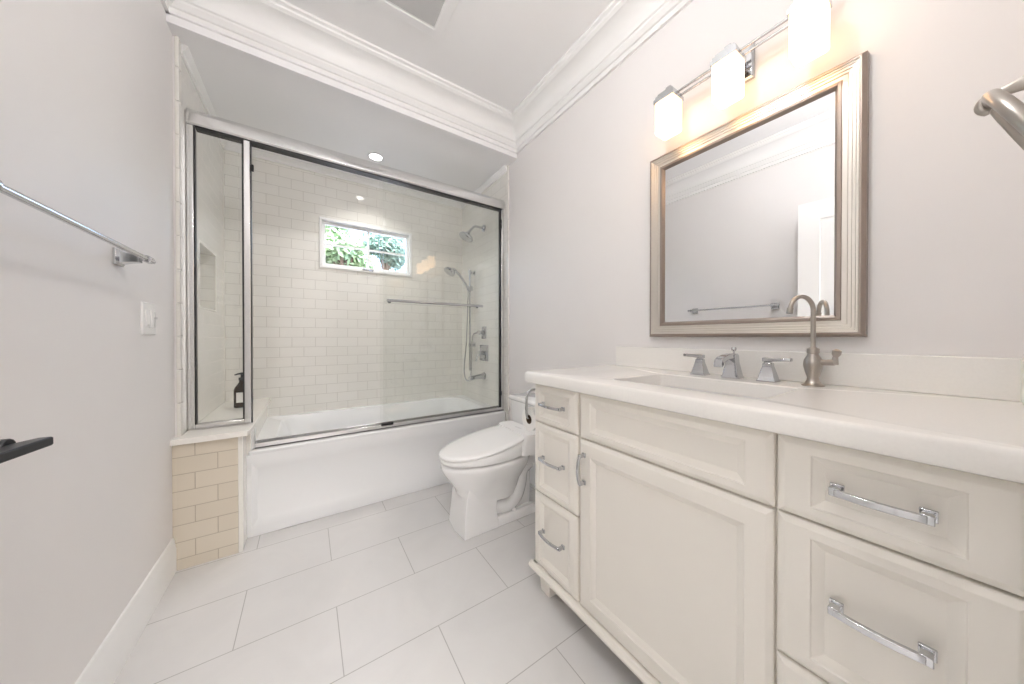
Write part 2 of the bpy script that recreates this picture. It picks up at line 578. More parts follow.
obj('right_seal', MB().box(1.312, 1.320, GY - .016, GY + .012, .486, 2.09), black_m, enc, smooth=0)
for z in (.60, 1.96, 2.0):
    obj('bumper', MB().box(1.304, 1.322, GY - .026, GY - .012, z - .016, z + .016), black_m, enc, bevel=.003)
obj('bumper', MB().box(-.247, -.235, GY - .024, GY - .01, 1.945, 1.98), black_m, enc, bevel=.003)
obj('track_guide', MB().box(.40, .475, GY - .026, GY - .004, .478, .496), black_m, enc, bevel=.003)
dp = obj('door_pane', MB().box(.395, 1.312, GY - .012, GY - .006, .484, 2.096), glass_m, enc, smooth=0)
obj('rear_pane', MB().box(.42, 1.315, GY + .012, GY + .018, .484, 2.096), glass_m, enc, smooth=0)
tb = MB().tube([(.428, GY - .062, 1.297), (1.125, GY - .062, 1.297)], .0085, 12)
for x in (.452, 1.10):
    tb.tube([(x, GY - .062, 1.297), (x, GY - .012, 1.297)], .007, 10)
    tb.lathe([(.013, 0), (.013, .006)], (x, GY - .018, 1.297), 'y', 14)
obj('towel_bar', tb, chrome_m, enc)

# ------------------------------------------------------------------ shower fittings on the right tiled wall
WX = 1.345
sh = empty('overhead_shower', (WX, 2.475, 2.05))
tag(sh, 'fixed chrome shower head on a bent arm high on the right tiled wall', 'shower head')
obj('escutcheon', MB().lathe([(.032, 0), (.032, .006), (.022, .016), (.012, .02)], (0, 0, 0), 'x', 24).xform(Matrix.Translation((WX, 2.475, 2.05)) @ Matrix.Rotation(pi, 4, 'Z')), chrome_m, sh)
obj('arm', MB().tube([(WX - .005, 2.475, 2.05), (WX - .07, 2.475, 2.052)] + arc((WX - .075, 2.475, 2.0), .052, 90, 140, 6) + [(WX - .15, 2.475, 1.992)], .0105, 12), chrome_m, sh)
hm = MB().lathe([(.014, .03), (.018, .012), (.03, 0), (.062, -.022), (.066, -.034), (.060, -.038)], (0, 0, 0), 'z', 24)
hm.xform(Matrix.Translation((WX - .165, 2.475, 1.965)) @ Matrix.Rotation(R(28), 4, 'Y'))
obj('spray_head', hm, chrome_m, sh)

hs = empty('hand_shower', (WX - .045, 2.66, .68))
tag(hs, 'chrome hand shower with hose hanging on a vertical slide rail on right tiled wall', 'hand shower')
obj('rail', MB().tube([(WX - .05, 2.665, .74), (WX - .05, 2.665, 1.70)], .0095, 12), chrome_m, hs)
for z in (1.675, .985):
    obj('rail_bracket', MB().tube([(WX, 2.665, z), (WX - .05, 2.665, z)], .009, 10).lathe([(.022, -.010), (.022, -.002), (.014, .0)], (WX, 2.665, z), 'x', 18).lathe([(.014, -.016), (.014, .016)], (WX - .05, 2.665, z), 'z', 14), chrome_m, hs)
obj('slider', MB().box(WX - .072, WX - .03, 2.645, 2.685, 1.50, 1.545).tube([(WX - .06, 2.66, 1.52), (WX - .085, 2.655, 1.535)], .012, 10), chrome_m, hs, bevel=.004)
hp = MB().tube([(WX - .075, 2.655, 1.50), (WX - .10, 2.655, 1.56), (WX - .165, 2.652, 1.64), (WX - .205, 2.65, 1.675), (WX - .235, 2.65, 1.685)], [.009, .012, .013, .014, .016], 12)
hp2 = MB().lathe([(.022, .026), (.05, .006), (.056, -.014), (.05, -.020)], (0, 0, 0), 'z', 22)
hp2.xform(Matrix.Translation((WX - .258, 2.65, 1.662)) @ Matrix.Rotation(R(35), 4, 'Y'))
hp.add(hp2.v, hp2.f)
obj('handset', hp, chrome_m, hs)
def smooth_path(P, n=8):
    P = [Vector(p) for p in P]
    out = []
    for i in range(len(P) - 1):
        p0, p1, p2, p3 = P[max(i - 1, 0)], P[i], P[i + 1], P[min(i + 2, len(P) - 1)]
        for j in range(n):
            t = j / n
            out.append(tuple(.5 * ((2 * p1) + (p2 - p0) * t + (2 * p0 - 5 * p1 + 4 * p2 - p3) * t * t + (3 * p1 - p0 - 3 * p2 + p3) * t ** 3)))
    out.append(tuple(P[-1]))
    return out
hose = smooth_path([(WX - .075, 2.655, 1.50), (WX - .078, 2.66, 1.3), (WX - .085, 2.675, 1.0), (WX - .095, 2.70, .78), (WX - .085, 2.70, .672), (WX - .06, 2.68, .64),
                    (WX - .05, 2.65, .70), (WX - .05, 2.63, .9), (WX - .05, 2.62, 1.02), (WX - .045, 2.60, 1.085), (WX - .004, 2.59, 1.10)])
obj('hose', MB().tube(hose, .0065, 10), chrome_m, hs)

def valve(name, label, y, z, w, h, lever):
    v = empty(name, (WX, y, z))
    tag(v, label, 'shower valve')
    pl = MB()
    fn = lambda a, b, d: (WX - d, a, b)
    plate(pl, y - w / 2, y + w / 2, z - h / 2, z + h / 2, [(0, 0, 0, 0), (0, 0, 0, .005), (.008, .008, .008, .010), (.016, .016, .016, .010), (.02, .02, .02, .014)], fn)
    obj('plate', pl, chrome_m, v, bevel=.001)
    k = MB().lathe([(.021, 0), (.018, -.02), (.016, -.03), (.021, -.034), (.021, -.046), (.012, -.05)], (WX - .01, y, z), 'x', 20)
    if lever:
        k.tube([(WX - .05, y, z), (WX - .055, y + .02, z - .03), (WX - .062, y + .045, z - .075)], [.008, .007, .009], 10)
    else:
        k.tube([(WX - .052, y, z - .01), (WX - .054, y + .028, z + .008)], [.007, .008], 10)
    obj('handle', k, chrome_m, v)
valve('diverter_valve', 'upper small chrome diverter plate with knob on right shower wall', 2.475, 1.10, .082, .11, False)
valve('shower_valve', 'larger square chrome mixer plate with lever below the diverter', 2.475, .915, .155, .145, True)
sp = empty('tub_spout', (WX, 2.475, .70))
tag(sp, 'chrome tub spout on the right tiled wall above the bathtub', 'spout')
obj('flange', MB().lathe([(.034, 0), (.032, -.008), (.026, -.012)], (WX, 2.475, .705), 'x', 22), chrome_m, sp)
s_ = MB()
s_.loft([[(x, 2.475 + hw * a, zc + hh * b_) for a, b_ in ((-1, -.8), (-.7, -1), (.7, -1), (1, -.8), (1, .6), (.6, 1), (-.6, 1), (-1, .6))]
         for x, hw, hh, zc in ((WX, .024, .024, .705), (WX - .05, .021, .020, .702), (WX - .10, .020, .017, .698), (WX - .145, .021, .017, .692), (WX - .15, .018, .015, .691))])
obj('spout', s_, chrome_m, sp, bevel=.002)

# soap bottle on bench
bt = empty('soap_bottle', (-.360, 2.67, .601))
tag(bt, 'dark amber pump soap bottle standing on the shower bench', 'bottle')
bb = MB()
bb.loft([[(-.360 + x, 2.67 + y, .601 + z) for x, y in rrect(-w_, w_, -w_, w_, r_, 4)] for z, w_, r_ in
         ((0, .033, .010), (.004, .037, .012), (.115, .037, .012), (.132, .032, .014), (.155, .018, .0178), (.165, .014, .0139), (.178, .014, .0139))])
obj('body', bb, amber_m, bt)
lb = MB()
lb.box(-.3825, -.3375, 2.6314, 2.6335, .635, .70)
lb.box(-.3235, -.3214, 2.648, 2.692, .635, .70)
obj('paper_label', lb, paper_m, bt, smooth=0)
pm = MB().lathe([(.016, .176), (.016, .192), (.006, .194), (.006, .212), (.010, .214), (.010, .224), (.004, .226)], (-.360, 2.67, .601), 'z', 16)
pm.tube([(-.360, 2.67, .819), (-.376, 2.66, .819), (-.392, 2.65, .814)], [.006, .005, .004], 8)
obj('pump', pm, black_m, bt)

# ------------------------------------------------------------------ toilet (faces -x, tank on the right wall)
TY = 1.562
to = empty('toilet', (.95, TY, 0))
tag(to, 'white two piece toilet with closed bidet seat lid between tub and vanity', 'toilet')
def egg(xf, xb, hw, z, n=36, xm=None, p=2.0, pb=2.6):
    xm = xm if xm is not None else xf + (xb - xf) * .52
    pts = []
    for j in range(n):
        a = 2 * pi * j / n
        c, s_ = cos(a), sin(a)
        if c < 0:
            e = p
            x = xm - (xm - xf) * abs(c) ** (2 / e)
        else:
            e = pb
            x = xm + (xb - xm) * abs(c) ** (2 / e)
        y = hw * (abs(s_) ** (2 / e)) * (1 if s_ >= 0 else -1)
        pts.append((x, TY + y, z))
    return pts
bw_ = MB()
bw_.loft([egg(.694, 1.02, .098, .15, xm=.86, p=4, pb=4), egg(.688, 1.04, .103, .19, xm=.86, p=3.4, pb=4), egg(.668, 1.07, .120, .235, p=2.6),
          egg(.632, 1.10, .145, .285, p=2.25), egg(.604, 1.12, .162, .325), egg(.594, 1.13, .168, .352), egg(.594, 1.13, .168, .370), egg(.599, 1.12, .164, .376), egg(.640, 1.09, .13, .377), egg(.650, 1.08, .12, .387)])
obj('bowl', bw_, porc_m, to, smooth=60)
pd = MB()
def pedring(z, xf, xb, hw, c=.008):
    return [(x, TY + y, z) for x, y in ((xf + .012, -hw + c), (xf + c * 1.3, -hw), (xb, -hw), (xb, hw), (xf + c * 1.3, hw), (xf + .012, hw - c), (xf, 0))]
pd.loft([pedring(0, .664, .885, .106), pedring(.02, .664, .885, .106), pedring(.10, .672, .875, .101), pedring(.20, .682, .88, .098), pedring(.26, .70, .93, .094)])
pd.loft([pedring(0, .70, 1.16, .104, .01), pedring(.035, .70, 1.16, .104, .01), pedring(.05, .71, 1.14, .092, .01)])
pd.loft([[(x, TY + y, z) for x, y in rrect(.80, 1.15, -.058, .058, .03, 4)] for z in (.03, .20, .33, .36)])
pd.loft([[(x, TY + y, z) for x, y in rrect(1.0, 1.33, -.10, .10, .03, 4)] for z in (.30, .36, .395)])
for sgn in (-1, 1):
    y = TY + sgn * .046
    pd.tube(smooth_path([(.82, y, .12), (.90, y, .09), (.97, y, .078), (1.03, y, .11), (1.06, y, .18), (1.075, y, .26), (1.13, y, .30)], 5), [.044] * 31, 14)
    pd.lathe([(.014, 0), (.014, .010), (.008, .018)], (1.0, TY + sgn * .083, .048), 'z', 14)
obj('pedestal', pd, porc_m, to, bevel=.005, seg=3, smooth=45)
st = MB()
def slope(x):
    return max(0, (x - .60)) ** 1.2 * .16
def seatring(xf, xb, hw, z, k=1.0):
    return [(x, y, z + k * slope(x)) for x, y, _ in egg(xf, xb, hw, 0, xm=.86, p=2.05, pb=2.9)]
st.loft([seatring(.600, 1.09, .160, .386, 0), seatring(.590, 1.10, .170, .390, 0), seatring(.587, 1.105, .172, .396, .3), seatring(.587, 1.105, .172, .407), seatring(.592, 1.10, .168, .411)])
st.loft([[(x, TY + y, z) for x, y in rrect(1.0, 1.150, -.168, .168, .03, 4)] for z in (.387, .46)]
        + [[(x, TY + y, z) for x, y in rrect(1.03, 1.148, -.162, .162, .03, 4)] for z in (.49, .498)])
obj('bidet_seat', st, plastic_m, to, smooth=50)
ld = MB()
def lidring(ins, dz):
    ring = egg(.584 + ins, 1.10 - ins, .174 - ins, 0, xm=.86, p=2.05, pb=2.9)
    return [(x, y, .4135 + dz + slope(x)) for x, y, _ in ring]
ld.loft([lidring(.004, 0), lidring(0, .003), lidring(0, .011), lidring(.005, .016), lidring(.03, .020), lidring(.10, .023)])
obj('lid', ld, plastic_m, to, smooth=60)
tk = MB()
tk.loft([[(x, TY + y, z) for x, y in rrect(1.165 + i_, 1.338, -.215 + i_, .215 - i_, .025, 4)] for z, i_ in ((.385, .02), (.43, .006), (.60, 0), (.632, 0))])
obj('tank', tk, porc_m, to, smooth=50)
tl = MB()
tl.loft([[(x, TY + y, z) for x, y in rrect(1.153 + i_, 1.342, -.226 + i_, .226 - i_, .022, 4)] for z, i_ in ((.632, .008), (.640, 0), (.655, 0), (.663, .008))])
obj('tank_lid', tl, porc_m, to, smooth=50)
# supply hose of the bidet seat, on the side facing the vanity
obj('seat_hose', MB().tube(smooth_path([(1.12, TY - .195, .44), (1.14, TY - .22, .38), (1.16, TY - .20, .25), (1.30, TY - .18, .16)], 6), .006, 8), alu_m, to)

# ------------------------------------------------------------------ vanity
FX = .80
VY0, VY1 = -.078, 1.036
va = empty('vanity_cabinet', (1.07, .48, 0))
tag(va, 'cream vanity cabinet with panelled door and drawers under the white countertop', 'cabinet')
bd = MB()
bd.box(FX + .02, 1.353, VY1 - .018, VY1, .10, .867).box(FX + .02, 1.353, VY0, VY0 + .018, .10, .867)
bd.box(FX + .02, 1.353, VY0, VY1, .10, .118).box(1.34, 1.353, VY0, VY1, .118, .867)
for y0, y1 in ((VY0, -.052), (.216, .230), (.768, .788), (1.026, VY1)):
    bd.box(FX + .0195, FX + .04, y0, y1, .10, .867)
for z0, z1 in ((.10, .115), (.395, .425), (.69, .715), (.852, .867)):
    bd.box(FX + .0196, FX + .04, VY0, VY1, z0, z1)
bd.box(FX - .002, FX + .03, VY0, -.0525, .108, .866)
obj('body', bd, cab_m, va, bevel=.001)
G = .0022
def front(name, y0, y1, z0, z1, sw, rw, parent):
    mb = MB()
    plate(mb, y0 + G, y1 - G, z0 + G, z1 - G,
          [(0, 0, 0, 0), (0, 0, 0, .0105), (.0015, .0015, .0015, .013), (.011, .011, .011, .0185), (.014, .014, .014, .0195), (sw - .008, rw - .008, rw - .008, .0195), (sw - .006, rw - .006, rw - .006, .0165),
           (sw, rw, rw, .014), (sw + .010, rw + .010, rw + .010, .0085), (sw + .012, rw + .012, rw + .012, .0085)],
          lambda a, b, d: (FX + .0195 - d, a, b))
    return obj(name, mb, cab_m, parent, smooth=20)
def pull(parent, c0, c1, horiz=True, big=True):
    """bowed bar pull on two square posts"""
    mb = MB()
    a, bb_ = Vector(c0), Vector(c1)
    d = (bb_ - a).normalized()
    side = Vector((0, 0, 1)) if horiz else Vector((0, 1, 0))
    hw = .008 if big else .0065
    for p in (a, bb_):
        for x0, x1, s0, s1 in ((FX - .0005, FX - .006, hw * 1.15, hw * 1.15), (FX - .005, FX - .027, hw * .8, hw * .9)):
            q = [p + d * i * s0 + side * j * s0 for i, j in ((-1, -1), (1, -1), (1, 1), (-1, 1))]
            mb.loft([[(x0 + .0005, v.y, v.z) for v in q], [(x1, p.y + (v.y - p.y) * s1 / s0, p.z + (v.z - p.z) * s1 / s0) for v in q]])
    rings = []
    for i in range(13):
        t = i / 12
        p = a.lerp(bb_, t)
        bow = (.005 if big else .008) * sin(pi * t)
        xo = FX - .021 - bow
        rings.append([(xo - .0085, p.y - side.y * hw * .72, p.z - side.z * hw * .72), (xo - .0085, p.y + side.y * hw * .72, p.z + side.z * hw * .72),
                      (xo, p.y + side.y * hw * .72, p.z + side.z * hw * .72), (xo, p.y - side.y * hw * .72, p.z - side.z * hw * .72)])
    # let the bar run slightly past the posts
    mb.loft(rings)
    return obj('handle', mb, chrome_m, parent, bevel=.0012)
ROWS = ((.704, .863), (.412, .704), (.104, .412))
for i, (z0, z1) in enumerate(ROWS):
    d = front('drawer', .780, 1.034, z0, z1, .045, .034, va)
    zc = (z0 + z1) / 2 + (.012 if i else .006)
    pull(d, (FX, .965, zc), (FX, .850, zc), True, False)
for i, (z0, z1) in enumerate(ROWS):
    d = front('drawer', -.052, .2235, z0, z1, .059, .036, va)
    zc = (.785, .572, .26)[i]
    pull(d, (FX, .1345, zc), (FX, .036, zc), True, True)
front('sink_panel', .2245, .774, .704, .863, .057, .036, va)
d = front('door', .2245, .774, .104, .702, .058, .060, va)
pull(d, (FX, .746, .650), (FX, .746, .555), False, False)
bm_ = MB()
MP = [(0, .078), (.012, .080), (.016, .086), (.016, .094), (.010, .098), (.008, .104), (0, .106)]
bm_.prism(MP, lambda a, b, t: (FX - a, t, b), VY0, VY1 + .012)
bm_.prism(MP, lambda a, b, t: (t, VY1 + a, b), FX - .012, 1.353)
bm_.box(FX, FX + .03, VY0, VY1, .078, .106).box(FX, 1.353, VY1 - .02, VY1, .078, .106)
obj('base_moulding', bm_, cab_m, va, smooth=25)
for (x0, y0) in ((FX + .010, .942), (FX + .010, -.07), (1.28, .942), (1.28, -.07)):
    ft = MB()
    ft.loft([[(x, y, z) for x, y in ((x0 + i_, y0 + i_), (x0 + .06 - i_, y0 + i_), (x0 + .06 - i_, y0 + .06 - i_), (x0 + i_, y0 + .06 - i_))] for z, i_ in ((0, .004), (.012, .001), (.05, 0), (.08, -.004))])
    obj('foot', ft, cab_m, va, bevel=.003)

# countertop
CX0, CY1, CZ0, CZ1 = .772, 1.062, .868, .913
SX0, SX1, SY0, SY1 = .885, 1.185, .275, .70
ct = empty('countertop', (1.06, .48, .868))
tag(ct, 'white stone countertop with rounded front edge on the cream vanity', 'countertop')
def cr(i_, z):
    return [(x, y, z) for x, y in rrect(CX0 + i_, 1.354, -.079, CY1 - i_, .006, 4)]
def hr(i_, z):
    return [(x, y, z) for x, y in rrect(SX0 - i_, SX1 + i_, SY0 - i_, SY1 + i_, .022, 4)]
c_ = MB()
c_.loft([hr(0, CZ0), hr(0, CZ1 - .004), hr(.004, CZ1), cr(.010, CZ1), cr(.005, CZ1 - .0015), cr(.0015, CZ1 - .005), cr(0, CZ1 - .010), cr(0, CZ0 + .006), cr(.002, CZ0 + .002), cr(.006, CZ0)], closed=True)
obj('slab', c_, counter_m, ct, smooth=40)
bs = MB().box(1.335, 1.354, -.079, 1.03, CZ1, 1.012)
tag(obj('backsplash', bs, counter_m, bevel=.003), 'long low white stone backsplash standing on the countertop under the mirror', 'backsplash')
tag(obj('side_splash', MB().box(.78, 1.3345, -.079, -.061, CZ1, 1.012), counter_m, bevel=.003), 'short white stone side splash at the right end of the countertop', 'backsplash')
sk = MB()
def sr(i_, z, r_=.03):
    return [(x, y, z) for x, y in rrect(SX0 - .006 + i_, SX1 + .006 - i_, SY0 - .006 + i_, SY1 + .006 - i_, r_, 5)]
sk.loft([sr(-.02, .867), sr(0, .867), sr(.004, .855), sr(.012, .78), sr(.03, .745), sr(.07, .735, .05), sr(.12, .732, .02)], cap0=False, cap1=True)
si = obj('sink', sk, porc_m, smooth=50)
tag(si, 'white rectangular undermount sink set into the vanity countertop', 'sink')
sd = MB().lathe([(.024, 0), (.024, .003), (.018, .004), (.006, .002)], ((SX0 + SX1) / 2, (SY0 + SY1) / 2, .732), 'z', 20)
obj('drain', sd, chrome_m, si)

# widespread faucet
fa = empty('sink_faucet', (1.265, .478, CZ1))
tag(fa, 'chrome spout with two lever handles on pyramid bases behind the sink', 'faucet')
def pyramid(cx, cy, prof):
    mb = MB()
    mb.loft([[(cx + sx * w_, cy + sy * w_, CZ1 + z) for sx, sy in ((-1, -1), (1, -1), (1, 1), (-1, 1))] for w_, z in prof])
    return mb
PP = ((.026, 0), (.026, .004), (.023, .008), (.0125, .052), (.0125, .060), (.009, .061), (.009, .066))
for cy, sgn in ((.586, 1), (.374, -1)):
    hb = pyramid(1.268, cy, PP)
    lever = MB()
    ax = Vector((0, sgn, 0))
    prof = []
    for t, w_, hh in ((-.014, .010, .0065), (0, .011, .0065), (.03, .0085, .0055), (.058, .010, .0055), (.060, .009, .0045)):
        y = cy + sgn * t
        z = CZ1 + .0725 + .003 * t / .07
        prof.append([(1.268 - w_, y, z - hh), (1.268 + w_, y, z - hh), (1.268 + w_, y, z + hh), (1.268 - w_, y, z + hh)])
    lever.loft(prof)
    ho = obj('handle', hb, chrome_m, fa, bevel=.0015)
    obj('lever', lever, chrome_m, ho, bevel=.002)
spb = pyramid(1.272, .478, ((.027, 0), (.027, .005), (.024, .010), (.0165, .055), (.015, .082), (.012, .088)))
pr = []
for x, w_, z, hh in ((1.285, .0125, .078, .010), (1.25, .0125, .080, .009), (1.21, .013, .077, .008), (1.18, .014, .070, .009), (1.165, .0145, .060, .0105), (1.158, .0145, .048, .004)):
    pr.append([(x, .478 - w_, CZ1 + z - hh), (x, .478 + w_, CZ1 + z - hh), (x - .004, .478 + w_ * .8, CZ1 + z + hh), (x - .004, .478 - w_ * .8, CZ1 + z + hh)])
spb.loft(pr)
obj('spout', spb, chrome_m, fa, bevel=.002)
lr = MB().lathe([(.003, .08), (.003, .096), (.007, .098), (.0085, .104), (.007, .110), (.002, .111)], (1.283, .478, CZ1), 'z', 12)
obj('lift_rod', lr, chrome_m, fa)

# drinking water gooseneck
gx, gy = 1.268, .266
gf = empty('gooseneck_faucet', (gx, gy, CZ1))
tag(gf, 'slim brushed nickel gooseneck water tap right of the sink', 'faucet')
gb = MB().lathe([(.026, 0), (.026, .004), (.019, .008), (.014, .018), (.0135, .026), (.019, .045), (.0225, .062), (.021, .078), (.0135, .092), (.0125, .097), (.0145, .099), (.0145, .112), (.010, .114), (.0075, .116)], (gx, gy, CZ1), 'z', 26)
obj('body', gb, nickel_m, gf)
dirv = Vector((-.9, .44, 0)).normalized()
rN = .040
path = [(gx, gy, CZ1 + .11), (gx, gy, CZ1 + .214)]
cN = Vector((gx, gy, CZ1 + .226)) + dirv * rN
path += [tuple(cN - dirv * rN * cos(R(t)) + Vector((0, 0, 1)) * rN * 1.05 * sin(R(t))) for t in range(0, 171, 10)]
e_ = Vector(path[-1])
path += [tuple(e_ + Vector((0, 0, -.016)) + dirv * .003)]
nk = MB().tube(path, .0062, 14)
nk.tube([path[-2], path[-1]], .0078, 14)
obj('neck', nk, nickel_m, gf)
lv = MB().tube([(gx, gy, CZ1 + .072), (gx - .004, gy - .03, CZ1 + .072), (gx - .006, gy - .046, CZ1 + .074)], [.011, .0085, .0095], 14)
lv.tube([(gx - .006, gy - .046, CZ1 + .068), (gx - .006, gy - .048, CZ1 + .090)], [.009, .006], 12)
lv.tube([(gx - .006, gy - .048, CZ1 + .088), (gx - .007, gy - .050, CZ1 + .098), (gx - .008, gy - .052, CZ1 + .108), (gx - .008, gy - .053, CZ1 + .112)], [.005, .010, .010, .004], 12)
obj('lever', lv, nickel_m, gf)

# ------------------------------------------------------------------ mirror
mi_ = empty('wall_mirror', (XR, .513, 1.062))
tag(mi_, 'rectangular wall mirror in a stepped champagne and bronze frame above the sink', 'mirror')
my0, my1, mz0, mz1 = .169, .840, 1.060, 1.880
steps = [(0, .0), (.001, .020), (.010, .030), (.014, .030), (.016, .026), (.020, .0265), (.022, .0235), (.028, .024), (.030, .021), (.037, .0215), (.039, .0185), (.050, .019), (.052, .022), (.060, .021), (.068, .006)]
mm = [1, 1, 1, 0, 0, 0, 0, 0, 0, 0, 0, 1, 1, 1]
fr = MB()
fr.loft([[(XR - .001 - d_, my0 + i_, mz0 + i_), (XR - .001 - d_, my1 - i_, mz0 + i_), (XR - .001 - d_, my1 - i_, mz1 - i_), (XR - .001 - d_, my0 + i_, mz1 - i_)] for i_, d_ in steps],
        cap0=False, cap1=False, mis=mm)
obj('frame', fr, [champ_m, bronze_m], mi_, smooth=15)
obj('mirror_glass', MB().box(XR - .008, XR - .004, my0 + .064, my1 - .064, mz0 + .064, mz1 - .064), mirror_m, mi_, smooth=0)

# ------------------------------------------------------------------ vanity light
vl = empty('vanity_light', (XR, .484, 2.0))
tag(vl, 'three lamp chrome vanity light with square opal shades above the mirror', 'wall lamp')
bp_ = MB()
plate(bp_, .484 - .042, .484 + .042, 2.0, 2.125, [(0, 0, 0, .0), (0, 0, 0, .012), (.006, .006, .006, .018)], lambda a, b, d: (XR - d, a, b))
obj('backplate', bp_, chrome_m, vl, bevel=.001)
rr = MB().box(1.292, 1.30, .235, .735, 2.085, 2.093).box(1.292, 1.30, .235, .735, 2.062, 2.070)
rr.box(1.298, XR - .015, .478, .490, 2.066, 2.089)
obj('rail', rr, chrome_m, vl, bevel=.0015)
for cy in (.699, .484, .273):
    cpm = MB()
    cpm.box(1.236, 1.302, cy - .010, cy + .010, 2.060, 2.090)
    cpm.loft([[(1.24 + sx * w_, cy + sy * w_, z) for sx, sy in ((-1, -1), (1, -1), (1, 1), (-1, 1))] for w_, z in
              ((.041, 2.024), (.041, 2.040), (.036, 2.041), (.036, 2.052), (.030, 2.053), (.030, 2.062), (.010, 2.064))])
    obj('shade_holder', cpm, chrome_m, vl, bevel=.001)
    shd = MB()
    shd.loft([[(1.24 + x, cy + y, z) for x, y in rrect(-w_, w_, -w_, w_, .008, 3)] for w_, z in ((.036, 2.028), (.0385, 2.024), (.0385, 1.903), (.0365, 1.899), (.0335, 1.903), (.0335, 2.0))], cap0=True, cap1=True)
    obj('shade', shd, shade_m, vl)

# ------------------------------------------------------------------ recessed lights, vent
def downlight(x, y, z, label, watts, color, ang=None):
    t = empty('recessed_light', (x, y, z))
    tag(t, label, 'ceiling light')
    obj('trim_ring', MB().lathe([(.058, 0), (.056, -.004), (.044, -.005), (.042, -.001), (.040, 0)], (x, y, z), 'z', 28), white_m, t)
    obj('lens', MB().lathe([(.041, 0), (.041, -.002), (.02, -.003)], (x, y, z), 'z', 28), lens_m, t)
    add_light('recessed_lamp', 'AREA', (x, y, z - .012), (0, 0, 0), watts, color, .085, None, R(120))
downlight(.442, 2.54, SOF_Z, 'round recessed light in the alcove ceiling above the tub', SHOWER_DOWNLIGHT_W, (1, .98, .94))
cg = empty('added_fill_globe', (.28, .50, ZC))  # glowing globe added out of view to fill the room with light
tag(cg, 'added unseen opal globe giving fill light below the main ceiling', 'ceiling light')
obj('fill_canopy', MB().lathe([(.06, 0), (.058, -.012), (.03, -.022), (.03, -.085)], (.28, .50, ZC), 'z', 28), chrome_m, cg)
obj('globe', MB().lathe([(.07 * sin(R(t)), .07 * cos(R(t))) for t in range(4, 180, 8)], (.28, .50, ZC - .15), 'z', 28), fill_globe_m, cg)
# fill light added in the hall, out of view, to brighten the bathroom
hl = empty('added_hall_fill', (.1, -1.25, ZC))
tag(hl, 'added unseen flat fill light in the hall behind the doorway', 'ceiling light')
obj('fill_housing', MB().box(-.35, .55, -1.65, -.85, ZC - .04, ZC), white_m, hl, bevel=.006)
obj('fill_diffuser', MB().box(-.33, .53, -1.63, -.87, ZC - .046, ZC - .038), lens_m, hl, smooth=0)
add_light('hall_fill_lamp', 'AREA', (.1, -1.25, ZC - .06), (0, 0, 0), HALL_FILL_W, (1, .985, .98), .84, .74)

ev = empty('ceiling_vent', (.393, 1.383, ZC))
tag(ev, 'square exhaust vent with grey slatted grille in the ceiling', 'vent')
vm = MB()
plate(vm, .185, .601, 1.175, 1.591, [(0, 0, 0, 0), (.004, .004, .004, .008), (.05, .05, .05, .014), (.056, .056, .056, .010), (.058, .058, .058, .003)], lambda a, b, d: (a, b, ZC - d))
obj('frame', vm, ceil_m, ev)
gr = MB()
y = 1.236
while y < 1.53:
    gr.add([(.243, y, ZC - .005), (.543, y, ZC - .005), (.543, y + .006, ZC - .013), (.243, y + .006, ZC - .013), (.243, y + .001, ZC - .004), (.543, y + .001, ZC - .004), (.543, y + .007, ZC - .012), (.243, y + .007, ZC - .012)],
           [(0, 1, 2, 3), (7, 6, 5, 4), (0, 4, 5, 1), (3, 2, 6, 7), (0, 3, 7, 4), (1, 5, 6, 2)])
    y += .0098
obj('grille', gr, vent_m, ev, smooth=0)

# ------------------------------------------------------------------ left wall: towel bar, switch, open door
tr_ = empty('towel_rail', (XL, 1.21, 1.30))
tag(tr_, 'chrome towel bar on square mounts on the plain left wall', 'towel bar')
obj('bar', MB().tube([(-.440, .855, 1.318), (-.440, 1.562, 1.318)], .0075, 12), chrome_m, tr_)
for y in (.90, 1.525):
    p = MB()
    plate(p, y - .026, y + .026, 1.29, 1.342, [(0, 0, 0, 0), (0, 0, 0, .006), (.007, .007, .007, .012), (.013, .013, .013, .036), (.015, .015, .015, .052)], lambda a, b, d: (XL + d, a, b))
    p.lathe([(.012, -.014), (.012, .014)], (-.440, y, 1.318), 'y', 16)
    obj('mount', p, chrome_m, tr_, bevel=.001)
sw = empty('light_switch', (XL, 1.75, 1.068))
tag(sw, 'white double dimmer switch plate on left wall near the shower', 'switch')
p = MB()
plate(p, 1.69, 1.81, 1.068, 1.19, [(0, 0, 0, 0), (0, 0, 0, .003), (.004, .004, .004, .006)], lambda a, b, d: (XL + d, a, b))
obj('plate', p, plastic_m, sw, bevel=.001)
for cy in (1.727, 1.773):
    obj('paddle', MB().box(XL + .005, XL + .010, cy - .017, cy + .017, 1.096, 1.162), plastic_m, sw, bevel=.0015)
obj('dimmer_slide', MB().box(XL + .009, XL + .012, 1.776, 1.786, 1.10, 1.158).box(XL + .010, XL + .016, 1.774, 1.788, 1.13, 1.138), mat('switch_grey', (.55, .55, .55), .4, noise=.02), sw, bevel=.001)
obj('indicator', MB().box(XL + .009, XL + .0115, 1.718, 1.736, 1.10, 1.108), MATS['switch_grey'], sw, bevel=.001)

# open door leaf resting near left wall; local frame: a along leaf from hinge, d out from the wall
ang = math.atan2(.085, .76)
dM = Matrix.Translation((-.452, -.03, 0)) @ Matrix.Rotation(R(90) - ang, 4, 'Z')
